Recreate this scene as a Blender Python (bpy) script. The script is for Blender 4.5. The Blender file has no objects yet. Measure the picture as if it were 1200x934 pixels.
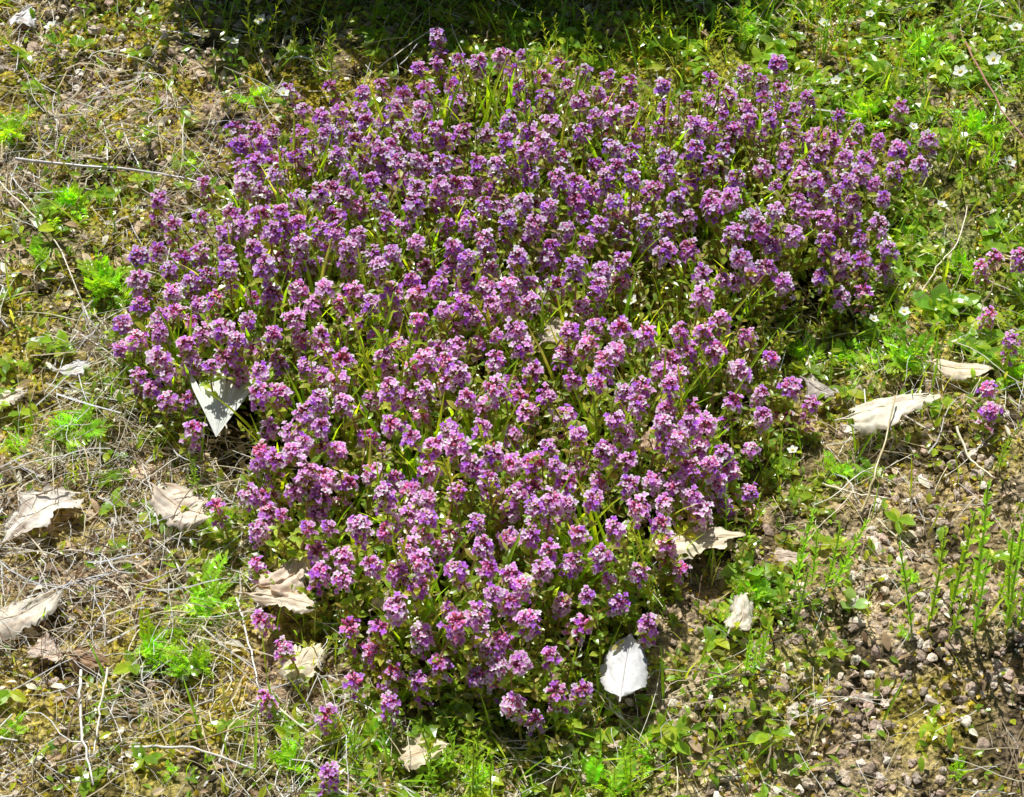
import bpy, math, random, bmesh
import numpy as np
from mathutils import Vector, Euler
rng=np.random.default_rng(7); random.seed(7)
S=bpy.context.scene; COL=S.collection
PI=math.pi; rad=math.radians
# ------------------------------------------------------------ camera geometry
PIT=rad(50); TH=0.2335
f_=np.array([0,math.cos(PIT),-math.sin(PIT)]); u_=np.array([0,math.sin(PIT),math.cos(PIT)]); r_=np.array([1.,0,0])
CAM=-f_*1.2
def at(px,py,z=0.0):
    d=f_+r_*((px-600)/600*TH)+u_*(-(py-467)/600*TH)
    t=(z-CAM[2])/d[2]; return CAM+d*t
def proj(x,y,z=0.0):
    dx=x-CAM[0]; dy=y-CAM[1]; dz=z-CAM[2]
    dep=dy*f_[1]+dz*f_[2]; up=dy*u_[1]+dz*u_[2]
    return dx/dep/TH*600+600, 467-up/dep/TH*600
def pxsize(px,py):
    p=at(px,py); return float(np.dot(p-CAM,f_))*TH/600
def vn(x,y,f,seed=0):
    X=np.asarray(x)*f+seed*17.3; Y=np.asarray(y)*f+seed*5.17
    xi=np.floor(X); yi=np.floor(Y); fx=X-xi; fy=Y-yi
    fx=fx*fx*(3-2*fx); fy=fy*fy*(3-2*fy)
    h=lambda a,b:(np.sin(a*127.1+b*311.7+seed*74.7)*43758.5453)%1.0
    return (h(xi,yi)*(1-fx)+h(xi+1,yi)*fx)*(1-fy)+(h(xi,yi+1)*(1-fx)+h(xi+1,yi+1)*fx)*fy
def gz(x,y):
    near=1.0/(1+ (np.hypot(x,y)/3)**2)
    return ((vn(x,y,7,1)-.5)*.018+(vn(x,y,22,2)-.5)*.011+(vn(x,y,70,3)-.5)*.007)*near
def gzf(x,y): return float(gz(np.array([x]),np.array([y]))[0])
# ------------------------------------------------------------ mesh builder
class MB:
    def __init__(s): s.V=[];s.C=[];s.F=[];s.n=0
    def add(s,V,F,C,mi=0):
        V=np.asarray(V,float).reshape(-1,3); C=np.asarray(C,float)
        if C.ndim==1: C=np.tile(C,(len(V),1))
        for f in F:
            s.F.append((np.asarray(f,int)+s.n,mi))
        s.V.append(V); s.C.append(C); s.n+=len(V)
    def pack(s):
        if len(s.V)>1: s.V=[np.concatenate(s.V)]; s.C=[np.concatenate(s.C)]
        g={}
        for f,mi in s.F: g.setdefault((f.shape[1],mi),[]).append(f)
        s.F=[(np.concatenate(v),k[1]) for k,v in g.items()]
        return s
    def inst(s,T,R,P,col=None,mi=None):
        T.pack(); V=T.V[0]; C=T.C[0]; K=len(P); n=len(V)
        if K==0: return
        VV=np.einsum('kij,nj->kni',R,V)+np.asarray(P)[:,None,:]
        CC=np.broadcast_to(C[None],(K,n,3)) if col is None else C[None]*np.asarray(col)[:,None,:]
        off=(np.arange(K)*n)[:,None,None]
        for f,m in T.F:
            s.F.append(((f[None]+off).reshape(-1,f.shape[1])+s.n, m if mi is None else mi))
        s.V.append(VV.reshape(-1,3)); s.C.append(CC.reshape(-1,3)); s.n+=K*n
    def mesh(s,name,mats,smooth=False):
        s.pack(); me=bpy.data.meshes.new(name); V=s.V[0]
        nl=sum(f.size for f,_ in s.F); npy=sum(len(f) for f,_ in s.F)
        me.vertices.add(len(V)); me.vertices.foreach_set('co',V.astype(np.float32).ravel())
        me.loops.add(nl); me.polygons.add(npy)
        me.loops.foreach_set('vertex_index',np.concatenate([f.ravel() for f,_ in s.F]).astype(np.int32))
        tot=np.concatenate([np.full(len(f),f.shape[1]) for f,_ in s.F]); st=np.concatenate([[0],np.cumsum(tot)[:-1]])
        me.polygons.foreach_set('loop_start',st.astype(np.int32))
        me.polygons.foreach_set('material_index',np.concatenate([np.full(len(f),m) for f,m in s.F]).astype(np.int32))
        me.polygons.foreach_set('use_smooth',np.full(npy,smooth))
        for m in mats: me.materials.append(m)
        me.update(calc_edges=True)
        a=me.color_attributes.new('Col','FLOAT_COLOR','POINT')
        a.data.foreach_set('color',np.concatenate([np.clip(s.C[0],0,.95),np.ones((len(V),1))],1).astype(np.float32).ravel())
        return me
def rot(az,el,roll=None,sc=None):
    az=np.atleast_1d(np.asarray(az,float)); el=np.broadcast_to(el,az.shape); roll=np.zeros_like(az) if roll is None else np.broadcast_to(roll,az.shape)
    ca,sa,ce,se,cr,sr=np.cos(az),np.sin(az),np.cos(el),np.sin(el),np.cos(roll),np.sin(roll)
    z=np.zeros_like(az); o=np.ones_like(az)
    st=lambda *r: np.stack([np.stack(q,-1) for q in r],-2)
    Rz=st((ca,-sa,z),(sa,ca,z),(z,z,o)); Ry=st((ce,z,-se),(z,o,z),(se,z,ce)); Rx=st((o,z,z),(z,cr,-sr),(z,sr,cr))
    R=Rz@Ry@Rx
    if sc is not None:
        sc=np.asarray(sc,float)
        if sc.ndim<=1: R=R*np.broadcast_to(sc,az.shape)[:,None,None]
        else: R=R*sc[:,None,:]
    return R
def leaf_t(n=3,w=.25,peak=.45,fold=.35,curl=.2,base=.6,tip=1.1,mn=.012):
    t=np.linspace(0,1,n+1); ww=w*np.sin(PI*np.clip(t,0,1)**(math.log(.5)/math.log(peak)))**.8+mn
    ww[0]=w*.15; ww[-1]=w*.06
    z=-curl*t*t
    V=[];C=[]
    for i in range(n+1):
        V+=[(t[i],ww[i],z[i]+fold*ww[i]),(t[i],0,z[i]),(t[i],-ww[i],z[i]+fold*ww[i])]
        c=base+(tip-base)*t[i]; C+=[(c,c,c),(c*.9,c*.95,c*.8),(c,c,c)]
    F=[]
    for i in range(n):
        a=3*i; F+=[(a,a+1,a+4,a+3),(a+1,a+2,a+5,a+4)]
    m=MB(); m.add(V,[F],C); return m
def tube(mb,pts,r0,r1,sides=5,col=(1,1,1),mi=0,col2=None):
    pts=np.asarray(pts,float); n=len(pts); V=[];C=[]
    col=np.array(col,float); c2=col if col2 is None else np.array(col2,float)
    for i in range(n):
        d=pts[min(i+1,n-1)]-pts[max(i-1,0)]; d=d/(np.linalg.norm(d)+1e-9)
        a=np.cross(d,[0,0,1.]); 
        if np.linalg.norm(a)<.15: a=np.cross(d,[0,1.,0])
        a/=np.linalg.norm(a); b=np.cross(d,a); t=i/(n-1); r=r0+(r1-r0)*t
        for k in range(sides):
            q=2*PI*k/sides; V.append(pts[i]+(a*math.cos(q)+b*math.sin(q))*r); C.append(col+(c2-col)*t)
    F=[(i*sides+k,i*sides+(k+1)%sides,(i+1)*sides+(k+1)%sides,(i+1)*sides+k) for i in range(n-1) for k in range(sides)]
    mb.add(V,[F],C,mi)
    e=[tuple((n-1)*sides+k for k in range(sides))]
    mb.F.append((np.array(e)+mb.n-n*sides,mi))
# ------------------------------------------------------------ materials
def newmat(name):
    m=bpy.data.materials.new(name); m.use_nodes=True; nt=m.node_tree; nt.nodes.clear()
    return m,nt,nt.nodes.new('ShaderNodeOutputMaterial')
def vmat(name,trans=0.0,rough=.6,spec=.3,nscale=300,namt=.35,bump=0.0,tcol=(1.2,1.3,.7),hue=.02,val=.25):
    m,nt,out=newmat(name); N=nt.nodes.new; L=nt.links.new
    at_=N('ShaderNodeAttribute'); at_.attribute_name='Col'
    tc=N('ShaderNodeTexCoord'); no=N('ShaderNodeTexNoise'); no.inputs['Scale'].default_value=nscale; no.inputs['Detail'].default_value=3
    L(tc.outputs['Object'],no.inputs['Vector'])
    mr=N('ShaderNodeMapRange'); mr.inputs[1].default_value=.3; mr.inputs[2].default_value=.7; mr.inputs[3].default_value=1-namt; mr.inputs[4].default_value=1+namt
    L(no.outputs['Fac'],mr.inputs[0])
    oi=N('ShaderNodeObjectInfo')
    hs=N('ShaderNodeHueSaturation')
    h=N('ShaderNodeMapRange'); h.inputs[3].default_value=.5-hue; h.inputs[4].default_value=.5+hue; L(oi.outputs['Random'],h.inputs[0]); L(h.outputs[0],hs.inputs['Hue'])
    ml=N('ShaderNodeMath'); ml.operation='MULTIPLY'; ml.inputs[1].default_value=7.31; L(oi.outputs['Random'],ml.inputs[0])
    fr=N('ShaderNodeMath'); fr.operation='FRACT'; L(ml.outputs[0],fr.inputs[0])
    v=N('ShaderNodeMapRange'); v.inputs[3].default_value=1-val; v.inputs[4].default_value=1+val; L(fr.outputs[0],v.inputs[0])
    mv=N('ShaderNodeMath'); mv.operation='MULTIPLY'; L(mr.outputs[0],mv.inputs[0]); L(v.outputs[0],mv.inputs[1]); L(mv.outputs[0],hs.inputs['Value'])
    L(at_.outputs['Color'],hs.inputs['Color'])
    p=N('ShaderNodeBsdfPrincipled'); p.inputs['Roughness'].default_value=rough; p.inputs['Specular IOR Level'].default_value=spec
    L(hs.outputs[0],p.inputs['Base Color'])
    if bump>0:
        b=N('ShaderNodeBump'); b.inputs['Strength'].default_value=.8; b.inputs['Distance'].default_value=bump; L(no.outputs['Fac'],b.inputs['Height']); L(b.outputs[0],p.inputs['Normal'])
    if trans>0:
        t=N('ShaderNodeBsdfTranslucent'); mm=N('ShaderNodeMix'); mm.data_type='RGBA'; mm.blend_type='MULTIPLY'; mm.inputs[0].default_value=1
        L(hs.outputs[0],mm.inputs[6]); mm.inputs[7].default_value=(*tcol,1); L(mm.outputs[2],t.inputs['Color'])
        mx=N('ShaderNodeMixShader'); mx.inputs[0].default_value=trans; L(p.outputs[0],mx.inputs[1]); L(t.outputs[0],mx.inputs[2]); L(mx.outputs[0],out.inputs[0])
    else: L(p.outputs[0],out.inputs[0])
    return m
M_leaf=vmat('green_leaf',.48,.28,.8,200,.25,0,(2.0,1.9,.3),.015,.2)
M_stem=vmat('stem',.15,.45,.45,200,.25)
M_petal=vmat('petal',.42,.45,.45,500,.06,0,(1.4,1.25,1.25),.012,.06)
M_calyx=vmat('calyx',.4,.45,.4,500,.25,0,(1.5,1.0,1.3),.02,.25)
M_straw=vmat('straw',.06,.3,.8,400,.2,0,(1,1,.9),.0,.1)
M_stone=vmat('stone',0,.85,.2,900,.4,.0008,(1,1,1),0,.15)
M_dead=vmat('dead_leaf',.2,.5,.4,130,.25,.0005,(1.2,1,.7),.01,.06)
M_white=vmat('white_petal',.25,.5,.3,300,.06,0,(1,1,1),0,.03)
# ground
mg,nt,out=newmat('soil'); N=nt.nodes.new; L=nt.links.new
a=N('ShaderNodeAttribute'); a.attribute_name='Col'; tc=N('ShaderNodeTexCoord')
def noise(s,d=5,r=.6):
    n=N('ShaderNodeTexNoise'); n.inputs['Scale'].default_value=s; n.inputs['Detail'].default_value=d; n.inputs['Roughness'].default_value=r; L(tc.outputs['Object'],n.inputs['Vector']); return n
n1=noise(260); n2=noise(900,3,.7); vo=N('ShaderNodeTexVoronoi'); vo.inputs['Scale'].default_value=330; L(tc.outputs['Object'],vo.inputs['Vector'])
m1=N('ShaderNodeMapRange'); m1.inputs[1].default_value=.3; m1.inputs[2].default_value=.7; m1.inputs[3].default_value=.12; m1.inputs[4].default_value=1.75; L(n1.outputs['Fac'],m1.inputs[0])
m2=N('ShaderNodeMapRange'); m2.inputs[1].default_value=.3; m2.inputs[2].default_value=.7; m2.inputs[3].default_value=.5; m2.inputs[4].default_value=1.5; L(n2.outputs['Fac'],m2.inputs[0])
mm=N('ShaderNodeMath'); mm.operation='MULTIPLY'; L(m1.outputs[0],mm.inputs[0]); L(m2.outputs[0],mm.inputs[1])
vs=N('ShaderNodeVectorMath'); vs.operation='SCALE'; L(a.outputs['Color'],vs.inputs[0]); L(mm.outputs[0],vs.inputs['Scale'])
p=N('ShaderNodeBsdfPrincipled'); p.inputs['Roughness'].default_value=.95; p.inputs['Specular IOR Level'].default_value=.1; L(vs.outputs[0],p.inputs['Base Color'])
ad=N('ShaderNodeMath'); ad.operation='SUBTRACT'; L(n1.outputs['Fac'],ad.inputs[0]); L(vo.outputs['Distance'],ad.inputs[1])
b=N('ShaderNodeBump'); b.inputs['Strength'].default_value=1; b.inputs['Distance'].default_value=.0026; L(ad.outputs[0],b.inputs['Height']); L(b.outputs[0],p.inputs['Normal']); L(p.outputs[0],out.inputs[0])
# ------------------------------------------------------------ tagging
def tag(o,label=None,cat=None,group=None,kind=None):
    for k,v in (('label',label),('category',cat),('group',group),('kind',kind)):
        if v: o[k]=v
    return o
def obj(name,me,parent=None,loc=(0,0,0)):
    o=bpy.data.objects.new(name,me); COL.objects.link(o); o.location=loc
    if parent: o.parent=parent
    return o
def thing(name,label,cat,group=None,loc=(0,0,0),rz=0,sc=1,tx=0,ty=0):
    o=bpy.data.objects.new(name,None); COL.objects.link(o); o.empty_display_size=.01
    o.location=loc; o.rotation_euler=(tx,ty,rz); o.scale=(sc,sc,sc); return tag(o,label,cat,group)
# ------------------------------------------------------------ regions (photo layout, in ground coordinates)
def bl(px,py,cx,cy,rx,ry): return np.exp(-((px-cx)/rx)**2-((py-cy)/ry)**2)
def R_green(px,py): return np.clip(1.1*bl(px,py,1080,110,290,190)+.8*bl(px,py,600,0,420,80)+.95*bl(px,py,1120,330,140,150)+.65*bl(px,py,560,890,300,65)+.4*bl(px,py,240,700,80,110)+.28*bl(px,py,90,320,160,160)+.4*bl(px,py,900,720,80,130)+.09,0,1)
def R_gravel(px,py): return np.clip(1.2*bl(px,py,1080,690,220,180)+1.1*bl(px,py,1040,900,300,110)+.8*bl(px,py,60,70,260,150)+.15,0,1)
def R_straw(px,py): return np.clip(1.0*bl(px,py,80,700,280,320)+.85*bl(px,py,130,350,180,250)+.85*bl(px,py,320,890,280,90)+.35*bl(px,py,1060,500,160,100)+.2-.1*bl(px,py,1080,740,180,150),0,1)
def R_moss(px,py): return np.clip(1.05*bl(px,py,130,190,300,220)+1.1*bl(px,py,900,60,450,130)+.9*bl(px,py,1140,280,130,200)+.6*bl(px,py,1020,830,170,60)+.55*bl(px,py,200,800,240,180)+.35-.24*bl(px,py,1080,680,190,130),0,1)
POLY=[(138,405),(155,310),(198,258),(240,215),(278,168),(310,142),(400,108),(470,88),(548,60),(640,58),(720,88),(800,108),(850,82),(912,72),(960,125),(1045,150),(1080,200),(1052,245),(1048,295),(1012,350),(960,345),(922,398),(932,440),(922,490),(885,530),(882,580),(842,600),(842,645),(800,668),(762,692),(748,722),(695,752),(692,802),(650,852),(590,832),(520,800),(460,790),(410,740),(375,700),(310,640),(275,570),(238,522),(178,470),(148,430)]
PP=np.array(POLY,float)
def inside(X,Y,P):
    X=np.asarray(X,float);Y=np.asarray(Y,float); c=np.zeros(X.shape,bool); n=len(P); D=np.full(X.shape,1e9)
    for i in range(n):
        x1,y1=P[i]; x2,y2=P[(i+1)%n]
        cond=((y1>Y)!=(y2>Y))&(X<(x2-x1)*(Y-y1)/((y2-y1) if y2!=y1 else 1e-9)+x1); c^=cond
        dx,dy=x2-x1,y2-y1; t=np.clip(((X-x1)*dx+(Y-y1)*dy)/(dx*dx+dy*dy),0,1)
        D=np.minimum(D,np.hypot(X-x1-t*dx,Y-y1-t*dy))
    return np.where(c,D,-D)
WP=np.array([at(a,b,.035)[:2] for a,b in POLY])      # footprint of the patch on the ground
FAN=at(258,540,0)
def nearfan(x,y): return (np.hypot((x-FAN[0]-.002)/.018,(y-FAN[1]-.012)/.034)<1)
# ------------------------------------------------------------ GROUND
def axis(lo,hi,st,far):
    c=list(np.arange(lo,hi,st)); g=st*1.5; a=[];v=hi
    while v<far: a.append(v); g*=1.35; v+=g
    a.append(far); g=st*1.5; b=[]; v=lo-g
    while v>-far: b.append(v); g*=1.35; v-=g
    b.append(-far); return np.array(sorted(b)+c+a)
xs=axis(-.44,.44,.0021,60); ys=axis(-.33,.46,.0021,60)
X,Y=np.meshgrid(xs,ys); Z=gz(X,Y)
fine=((np.abs(X)<.6)&(np.abs(Y)<.6))
Z=Z+np.where(fine,(vn(X,Y,160,5)-.5)*.0048+(vn(X,Y,330,6)-.5)*.003,0)
gx,gy=proj(X,Y); q=np.abs(X)+np.abs(Y)<3
gx=np.where(q,gx,2000); gy=np.where(q,gy,300)
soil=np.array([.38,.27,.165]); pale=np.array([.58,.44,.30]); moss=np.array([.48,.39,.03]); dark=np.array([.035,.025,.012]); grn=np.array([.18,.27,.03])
w=vn(X,Y,30,8)[...,None]; C=soil*(1-w)+pale*w
def mix(C,c,m): m=np.clip(m,0,1)[...,None]; return C*(1-m)+c*m
C=mix(C,moss,R_moss(gx,gy)*np.clip(vn(X,Y,38,9)*2.6-.65,0,1)*.9)
C=mix(C,grn,R_green(gx,gy)*np.clip(vn(X,Y,30,10)*2-.4,0,1)*.8)
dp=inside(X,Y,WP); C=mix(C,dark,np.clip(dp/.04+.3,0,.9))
C=mix(C,dark,np.clip(vn(X,Y,75,11)*2.4-1.1,0,1)*.85)
ny,nx=X.shape; I=np.arange(nx*ny).reshape(ny,nx)
F=np.stack([I[:-1,:-1],I[:-1,1:],I[1:,1:],I[1:,:-1]],-1).reshape(-1,4)
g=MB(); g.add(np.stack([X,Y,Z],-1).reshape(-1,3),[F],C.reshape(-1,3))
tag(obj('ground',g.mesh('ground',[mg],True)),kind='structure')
# ------------------------------------------------------------ scatter helper
def scatter(n,dens,x0=-.5,x1=.5,y0=-.4,y1=.62,clump=40,seed=20,pw=1.0,avoid=.03):
    x=rng.uniform(x0,x1,n); y=rng.uniform(y0,y1,n); a,b=proj(x,y)
    k=dens(a,b)*np.clip(vn(x,y,clump,seed)*2.2-.35,.05,1)**pw
    m=rng.random(n)<k; x,y,a,b=x[m],y[m],a[m],b[m]
    if avoid is not None:
        m=inside(x,y,WP)<avoid; x,y,a,b=x[m],y[m],a[m],b[m]
    return x,y,a,b
def cpick(n,cols,jit=.15):
    c=np.array(cols)[rng.integers(0,len(cols),n)]; return c*(1+rng.uniform(-jit,jit,(n,1)))
def pebble_t(sub,seed,amp=.25,jit=.12):
    bm=bmesh.new(); bmesh.ops.create_icosphere(bm,subdivisions=sub,radius=1); r=np.random.default_rng(seed)
    V=np.array([v.co[:] for v in bm.verts]); F=[[v.index for v in f.verts] for f in bm.faces]; bm.free()
    o=r.uniform(0,9,3); d=1+amp*(np.sin(V[:,0]*2.3+o[0])*np.sin(V[:,1]*2.7+o[1])+.6*np.sin(V[:,2]*4+V[:,0]*3+o[2]))+r.uniform(-jit,jit,len(V))
    m=MB(); m.add(V*d[:,None],[F],np.ones(3)); return m
P1=[pebble_t(1,i,.3,.2) for i in range(6)]; P2=[pebble_t(2,i,.3,.12) for i in range(8)]
STONE=[(.60,.48,.36),(.50,.38,.29),(.70,.58,.46),(.34,.26,.19),(.78,.69,.58),(.52,.38,.30)]
gr=MB()
x,y,a,b=scatter(85000,R_gravel,clump=25,avoid=.0)
n=len(x); s=.0005+.0024*rng.random(n)**3.0
cc=cpick(n,STONE,.3); ti=rng.integers(0,8,n)
for k in range(14):
    if k<6: m=(s<.0019)&(ti%6==k); T=P1[k]
    else: m=(s>=.0019)&(ti==k-6); T=P2[k-6]
    K=int(m.sum()); sc=s[m][:,None]*rng.uniform(.65,1.35,(K,3)); sc[:,2]*=.8
    P=np.stack([x[m],y[m],gz(x[m],y[m])+s[m]*.5],-1)
    gr.inst(T,rot(rng.uniform(0,6.3,K),rng.uniform(-.6,.6,K),rng.uniform(-.6,.6,K),sc),P,cc[m])
tag(obj('gravel',gr.mesh('gravel',[M_stone])),'small tan stones and crumbs of dry soil strewn over the ground','gravel',kind='stuff')
def straw_t(seed,r=.009,seg=6,bend=.12):
    rr=np.random.default_rng(seed); t=np.linspace(0,1,seg+1); b1,b2=rr.uniform(-bend,bend,2)
    pts=np.stack([t-.5,b1*np.sin(PI*t)+b2*np.sin(2*PI*t),.05*np.sin(PI*t)*rr.uniform(-.3,1)],-1)
    m=MB(); tube(m,pts,r,r*.6,3); return m
STT=[straw_t(i,r=[.005,.007,.010,.014][i%4],seg=5,bend=[.02,.05,.12,.04][i//3%4]) for i in range(12)]
STR=[(.90,.80,.58),(.95,.92,.83),(.74,.62,.38),(.42,.32,.20),(.80,.76,.70),(.26,.18,.11),(.95,.94,.90),(.14,.10,.06),(.92,.84,.64)]
st=MB(); x,y,a,b=scatter(108000,lambda p,q:R_straw(p,q)**1.2,clump=26,seed=30)
n=len(x); Ls=rng.uniform(.007,.045,n)*np.where(rng.random(n)<.65,.6,1); ti=rng.integers(0,12,n); cc=cpick(n,STR,.15)
for k in range(12):
    m=ti==k; K=int(m.sum()); z=gz(x[m],y[m])+.0015+.012*rng.random(K)**2
    st.inst(STT[k],rot(rng.uniform(0,6.3,K),rng.normal(0,.2,K),0,Ls[m]),np.stack([x[m],y[m],z],-1),cc[m])
tag(obj('straw_litter',st.mesh('straw_litter',[M_straw])),'pale dry grass stems and straw littering the ground','straw',kind='stuff')
LT_round=leaf_t(2,.38,.5,.25,.2,.8,1.1); LT_thy=leaf_t(3,.23,.55,.35,.2,.75,1.1); LT_nar=leaf_t(3,.10,.4,.4,.25,.7,1.15); LT_grass=leaf_t(4,.016,.35,.5,.22,.6,1.15,.004); LT_ov=leaf_t(4,.27,.55,.3,.3,.8,1.1)
ms=MB(); x,y,a,b=scatter(120000,R_moss,clump=45,seed=41,pw=1.4); n=len(x)
ms.inst(LT_round,rot(rng.uniform(0,6.3,n),rng.uniform(-.1,1.2,n),rng.uniform(-.6,.6,n),rng.uniform(.0015,.0036,n)),np.stack([x,y,gz(x,y)+.0015],-1),cpick(n,[(.56,.48,.04),(.46,.42,.04),(.60,.44,.06),(.20,.15,.03),(.42,.52,.05)],.3))
tag(obj('moss',ms.mesh('moss',[M_leaf])),'low olive and yellow moss creeping between the straw and stones','moss',kind='stuff')
db=MB(); x,y,a,b=scatter(22000,lambda p,q:R_straw(p,q)*.7+.25,clump=28,seed=45,avoid=None); n=len(x)
db.inst(LT_thy,rot(rng.uniform(0,6.3,n),rng.normal(0,.35,n),rng.uniform(-.9,.9,n),rng.uniform(.003,.010,n)),np.stack([x,y,gz(x,y)+.0025],-1),cpick(n,[(.72,.57,.40),(.46,.31,.19),(.90,.83,.70),(.22,.13,.07),(.6,.43,.29)],.3))
tag(obj('leaf_litter',db.mesh('leaf_litter',[M_dead])),'crumbs of brown dead leaves scattered over the soil','litter',kind='stuff')
GRN=[(.34,.58,.04),(.48,.66,.05),(.24,.46,.03),(.58,.68,.06),(.32,.54,.05)]
gc=MB(); x,y,a,b=scatter(85000,R_green,clump=30,seed=50,pw=1.3,avoid=.01); n=len(x)
gc.inst(LT_thy,rot(rng.uniform(0,6.3,n),rng.uniform(-.1,1.2,n),rng.uniform(-.5,.5,n),rng.uniform(.0025,.008,n)),np.stack([x,y,gz(x,y)+rng.random(n)**2*.014],-1),cpick(n,GRN,.3))
x,y,a,b=scatter(3600,R_green,clump=34,seed=52,pw=1.2,avoid=.01); n=len(x)
for j in range(5):
    gc.inst(LT_ov,rot(rng.uniform(0,1,n)+j*1.2566,rng.uniform(.1,.8,n),rng.uniform(-.3,.3,n),rng.uniform(.005,.012,n)),np.stack([x,y,gz(x,y)+.002+.0015*j],-1),cpick(n,GRN,.2))
tag(obj('ground_cover',gc.mesh('ground_cover',[M_leaf])),'tiny green seedlings and leaves covering the ground','ground cover',kind='stuff')
gs=MB(); x,y,a,b=scatter(19000,lambda p,q:R_green(p,q)**1.2,clump=30,seed=55,pw=1.3); n=len(x)
gs.inst(LT_grass,rot(rng.uniform(0,6.3,n),rng.uniform(.7,1.55,n),0,rng.uniform(.012,.036,n)),np.stack([x,y,gz(x,y)],-1),cpick(n,GRN+[(.65,.62,.25)],.25))
x=rng.uniform(-.32,.32,10500); y=rng.uniform(-.27,.36,10500); d=inside(x,y,WP); px_,py_=proj(x,y,.03); k=(d>-.012)&(rng.random(len(x))<np.clip(vn(x,y,40,57)*1.3-.36+.35*bl(px_,py_,430,420,110,170)+.2*bl(px_,py_,600,780,250,90),0.10,.8))&~nearfan(x,y); x,y,d=x[k],y[k],d[k]; n=len(x)
gs.inst(LT_grass,rot(rng.uniform(0,6.3,n),rng.uniform(1.3,1.57,n),0,(.020+.042*np.clip(d/.04,0,1))*rng.uniform(.6,1.2,n)),np.stack([x,y,gz(x,y)],-1),cpick(n,GRN+[(.60,.60,.25),(.50,.70,.07),(.40,.64,.06)],.25))
tag(obj('grass',gs.mesh('grass',[M_leaf])),'thin green grass growing round and through the purple patch','grass',kind='stuff')
# ------------------------------------------------------------ THYME foliage carpet
TL=[(.38,.54,.06),(.50,.62,.07),(.24,.40,.04),(.60,.66,.10),(.46,.40,.09),(.36,.56,.09),(.64,.56,.26)]
tf=MB()
x=rng.uniform(-.33,.33,17500); y=rng.uniform(-.28,.37,17500); d=inside(x,y,WP); px_,py_=proj(x,y,.02)
edge=-.008-.028*vn(x,y,45,61)-.030*bl(px_,py_,520,860,240,90)-.012*bl(px_,py_,880,600,120,160)
k=(d>edge)&(rng.random(len(x))<np.clip(-.08+vn(x,y,45,62)*1.35,0,1)*np.clip(.4+d/.02,.25,1))&~nearfan(x,y); x,y,d=x[k],y[k],d[k]; n=len(x)
hh=(.010+.041*np.clip(d/.05+.1,0,1))*rng.uniform(.3,1.2,n)
lean=rng.uniform(0,6.3,n); lt=rng.uniform(0,.6,n); z0=gz(x,y)
NL=12
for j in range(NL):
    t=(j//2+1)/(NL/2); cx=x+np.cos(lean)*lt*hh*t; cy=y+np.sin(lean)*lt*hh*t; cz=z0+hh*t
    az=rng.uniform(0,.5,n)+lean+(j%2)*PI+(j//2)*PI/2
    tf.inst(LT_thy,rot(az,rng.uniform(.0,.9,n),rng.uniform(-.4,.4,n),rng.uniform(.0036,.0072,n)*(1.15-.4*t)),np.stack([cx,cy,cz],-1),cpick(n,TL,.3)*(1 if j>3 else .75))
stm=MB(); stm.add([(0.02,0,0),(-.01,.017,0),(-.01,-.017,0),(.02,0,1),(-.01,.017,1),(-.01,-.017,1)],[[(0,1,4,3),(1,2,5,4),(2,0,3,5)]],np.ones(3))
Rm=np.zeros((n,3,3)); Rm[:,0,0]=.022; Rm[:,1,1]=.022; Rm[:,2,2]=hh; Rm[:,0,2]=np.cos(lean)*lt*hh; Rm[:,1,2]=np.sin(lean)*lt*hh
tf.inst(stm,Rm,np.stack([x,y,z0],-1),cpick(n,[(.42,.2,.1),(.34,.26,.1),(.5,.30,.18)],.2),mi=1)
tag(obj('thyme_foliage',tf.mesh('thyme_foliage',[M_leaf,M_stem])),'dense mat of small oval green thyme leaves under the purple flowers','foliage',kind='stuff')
# ------------------------------------------------------------ THYME stems
lobe=MB(); lobe.add([(0,.14,0),(0,-.14,0),(.6,-.42,.12),(.6,.42,.12),(1,.22,.0),(1,-.22,.0),(.3,0,-.06),(.75,0,.02)],[[(0,1,6),(3,7,6),(6,7,2),(0,6,3),(1,2,6),(3,4,7),(2,7,5),(4,5,7)]],
   [(.80,.46,.90),(.80,.46,.90),(1,1,1),(1,1,1),(1.1,1.3,1.05),(1.1,1.3,1.05),(.80,.46,.90),(.98,.94,.98)])
cal=MB(); V=[];C=[]
for (xx,r,c) in ((0,.16,.7),(.45,.27,1),(.8,.22,1.1),(1.15,.30,1.5)):
    for k in range(5):
        q=2*PI*k/5+(.6 if xx>1 else 0); V.append((xx,r*math.cos(q),r*math.sin(q))); C.append((c,c*(.9 if xx<1 else 1),c))
F=[(i*5+k,i*5+(k+1)%5,(i+1)*5+(k+1)%5,(i+1)*5+k) for i in range(3) for k in range(5)]
cal.add(V,[F,[(15,16,17,18,19)]],C)
bud=MB(); V=[];C=[]
for (xx,r,c) in ((0,.14,.8),(.45,.26,1),(.85,.2,1.3),(1.1,.05,1.7)):
    for k in range(5):
        q=2*PI*k/5; V.append((xx,r*math.cos(q),r*math.sin(q))); C.append((c,c,c))
bud.add(V,[F,[(15,16,17,18,19)]],C)
def dir2(az,pol): return np.stack([np.sin(pol)*np.cos(az),np.sin(pol)*np.sin(az),np.cos(pol)],-1)
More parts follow.
